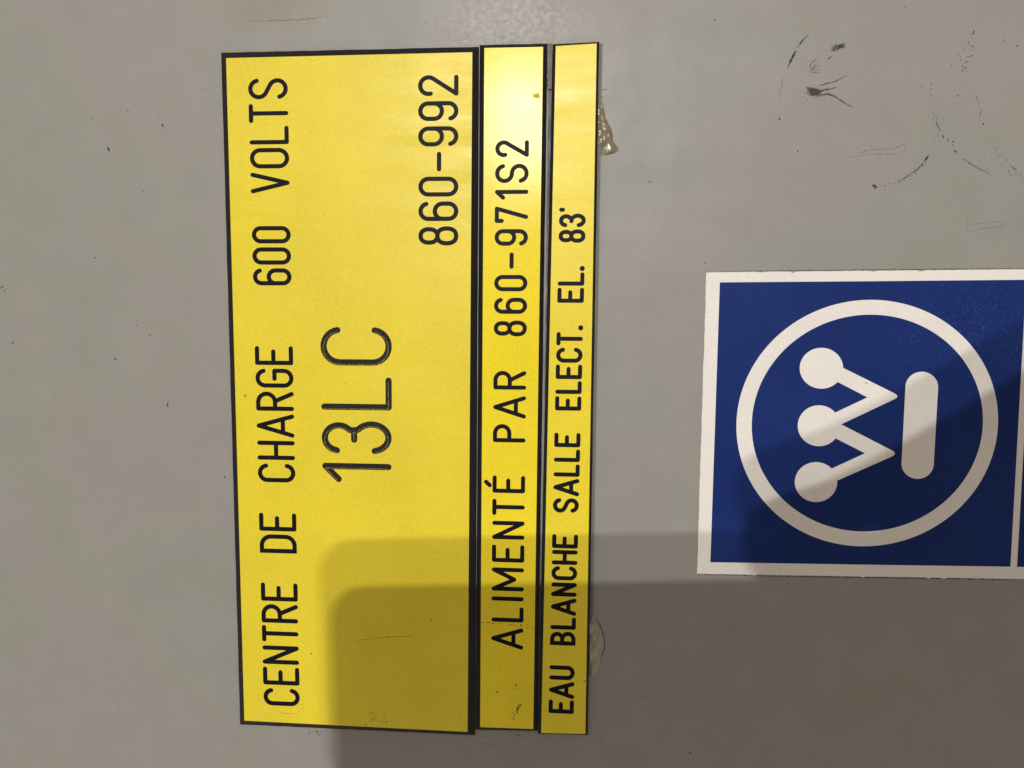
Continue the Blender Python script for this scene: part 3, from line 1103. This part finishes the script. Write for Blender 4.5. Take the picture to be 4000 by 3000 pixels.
y0 = OCC_Y
o_, i_ = rrect(PH_L, PH_H, PH_R), rrect(PH_L, PH_H, PH_R, 0.0015)
extrude('frame', [i_, o_, o_, i_], [y0 + 0.0015, y0, y0 - PH_T + 0.003, y0 - PH_T + 0.0015], M_METAL, phone)
i2 = rrect(PH_L, PH_H, PH_R, 0.0017)
extrude('back_glass', [i2, i2], [y0 + 0.0022, y0 + 0.0016], M_PHONE, phone)
extrude('screen', [i2, i2], [y0 - PH_T + 0.0014, y0 - PH_T + 0.0008], M_PHONE, phone)
for k in range(3):
    cpt = [(0.016 + 0.006 * math.cos(2 * math.pi * i / 24), -0.016 - 0.0185 * k + 0.006 * math.sin(2 * math.pi * i / 24)) for i in range(24)]
    extrude('camera_lens', [cpt, cpt], [y0 + 0.0036, y0 + 0.0023], M_LENS, phone)


def skin_mesh(name, pts, edges, mat, parent=None):
    me = bpy.data.meshes.new(name)
    me.from_pydata([tuple(p[0]) for p in pts], edges, [])
    o = bpy.data.objects.new(name, me)
    C.objects.link(o)
    o.parent = parent
    sk = o.modifiers.new('skin', 'SKIN')
    sk.use_smooth_shade = True
    if not me.skin_vertices:
        bm = bmesh.new()
        bm.from_mesh(me)
        bm.verts.layers.skin.verify()
        bm.to_mesh(me)
        bm.free()
    for i, p in enumerate(pts):
        sv = me.skin_vertices[0].data[i]
        sv.radius = (p[1], p[2] if len(p) > 2 else p[1])
        sv.use_root = (i == 0)
    ss = o.modifiers.new('smooth', 'SUBSURF')
    ss.levels = ss.render_levels = 2
    me.materials.append(mat)
    return o


def hp(px, py, dy):
    """hand point: seen from the upper lamp at this spot of the panel, dy metres behind (+) or before (-) the phone's back"""
    return occ(px, py, OCC_Y - dy)


k_ = PX
pts = [(hp(3960, 2420, -0.022), 0.040, 0.018),      # 0 palm heel, behind the phone's back
       (hp(4600, 2150, -0.014), 0.042, 0.030),      # 1 wrist
       (hp(5300, 1900, -0.002), 0.044, 0.036),      # 2 forearm
       (hp(6800, 1500, 0.03), 0.050, 0.046),        # 3 forearm
       (hp(3560, 2600, -0.022), 0.028, 0.013),      # 4 palm middle
       (hp(4110, 1725, -0.010), 0.037, 0.024),      # 5 thenar
       (hp(3600, 1990, 0.000), 0.0205, 0.0185),     # 6 thumb knuckle
       (hp(3220, 2094, 0.004), 0.0138, 0.0130),     # 7 thumb joint
       (hp(2880, 2185, 0.004), 0.0175, 0.0160),     # 8 thumb tip
       (hp(4060, 3190, -0.026), 0.050, 0.040),      # 9 outer edge of the palm
       (hp(3510, 2205, -0.020), 0.031, 0.028)]      # 10 web between thumb and palm
edges = [(0, 1), (1, 2), (2, 3), (0, 4), (0, 5), (5, 6), (6, 7), (7, 8), (0, 9), (0, 10)]
b = len(pts)
for q, (dx, ln) in enumerate(((0, 1.0), (190, 1.06), (380, 1.0), (560, 0.84))):
    # four fingers cross the phone's back and close round its lower edge
    bx = 3180 + dx
    chain = [(hp(bx + 40, 2700, -0.021), 0.0098), (hp(bx - 40, 3010, -0.018), 0.0090), (hp(bx - 70, 3275 + 30 * ln, -0.004), 0.0082),
             (hp(bx - 55, 3275 + 30 * ln, 0.012), 0.0078), (hp(bx - 40, 3190 + 20 * ln, 0.018), 0.0070)]
    i0 = len(pts)
    pts += chain
    edges.append((4, i0))
    edges += [(i0 + j, i0 + j + 1) for j in range(len(chain) - 1)]
hand = skin_mesh('person', pts, edges, M_SKIN)
tag(hand, 'hand and forearm holding up the smartphone, throwing the sloping double shadow on the sticker', 'person')
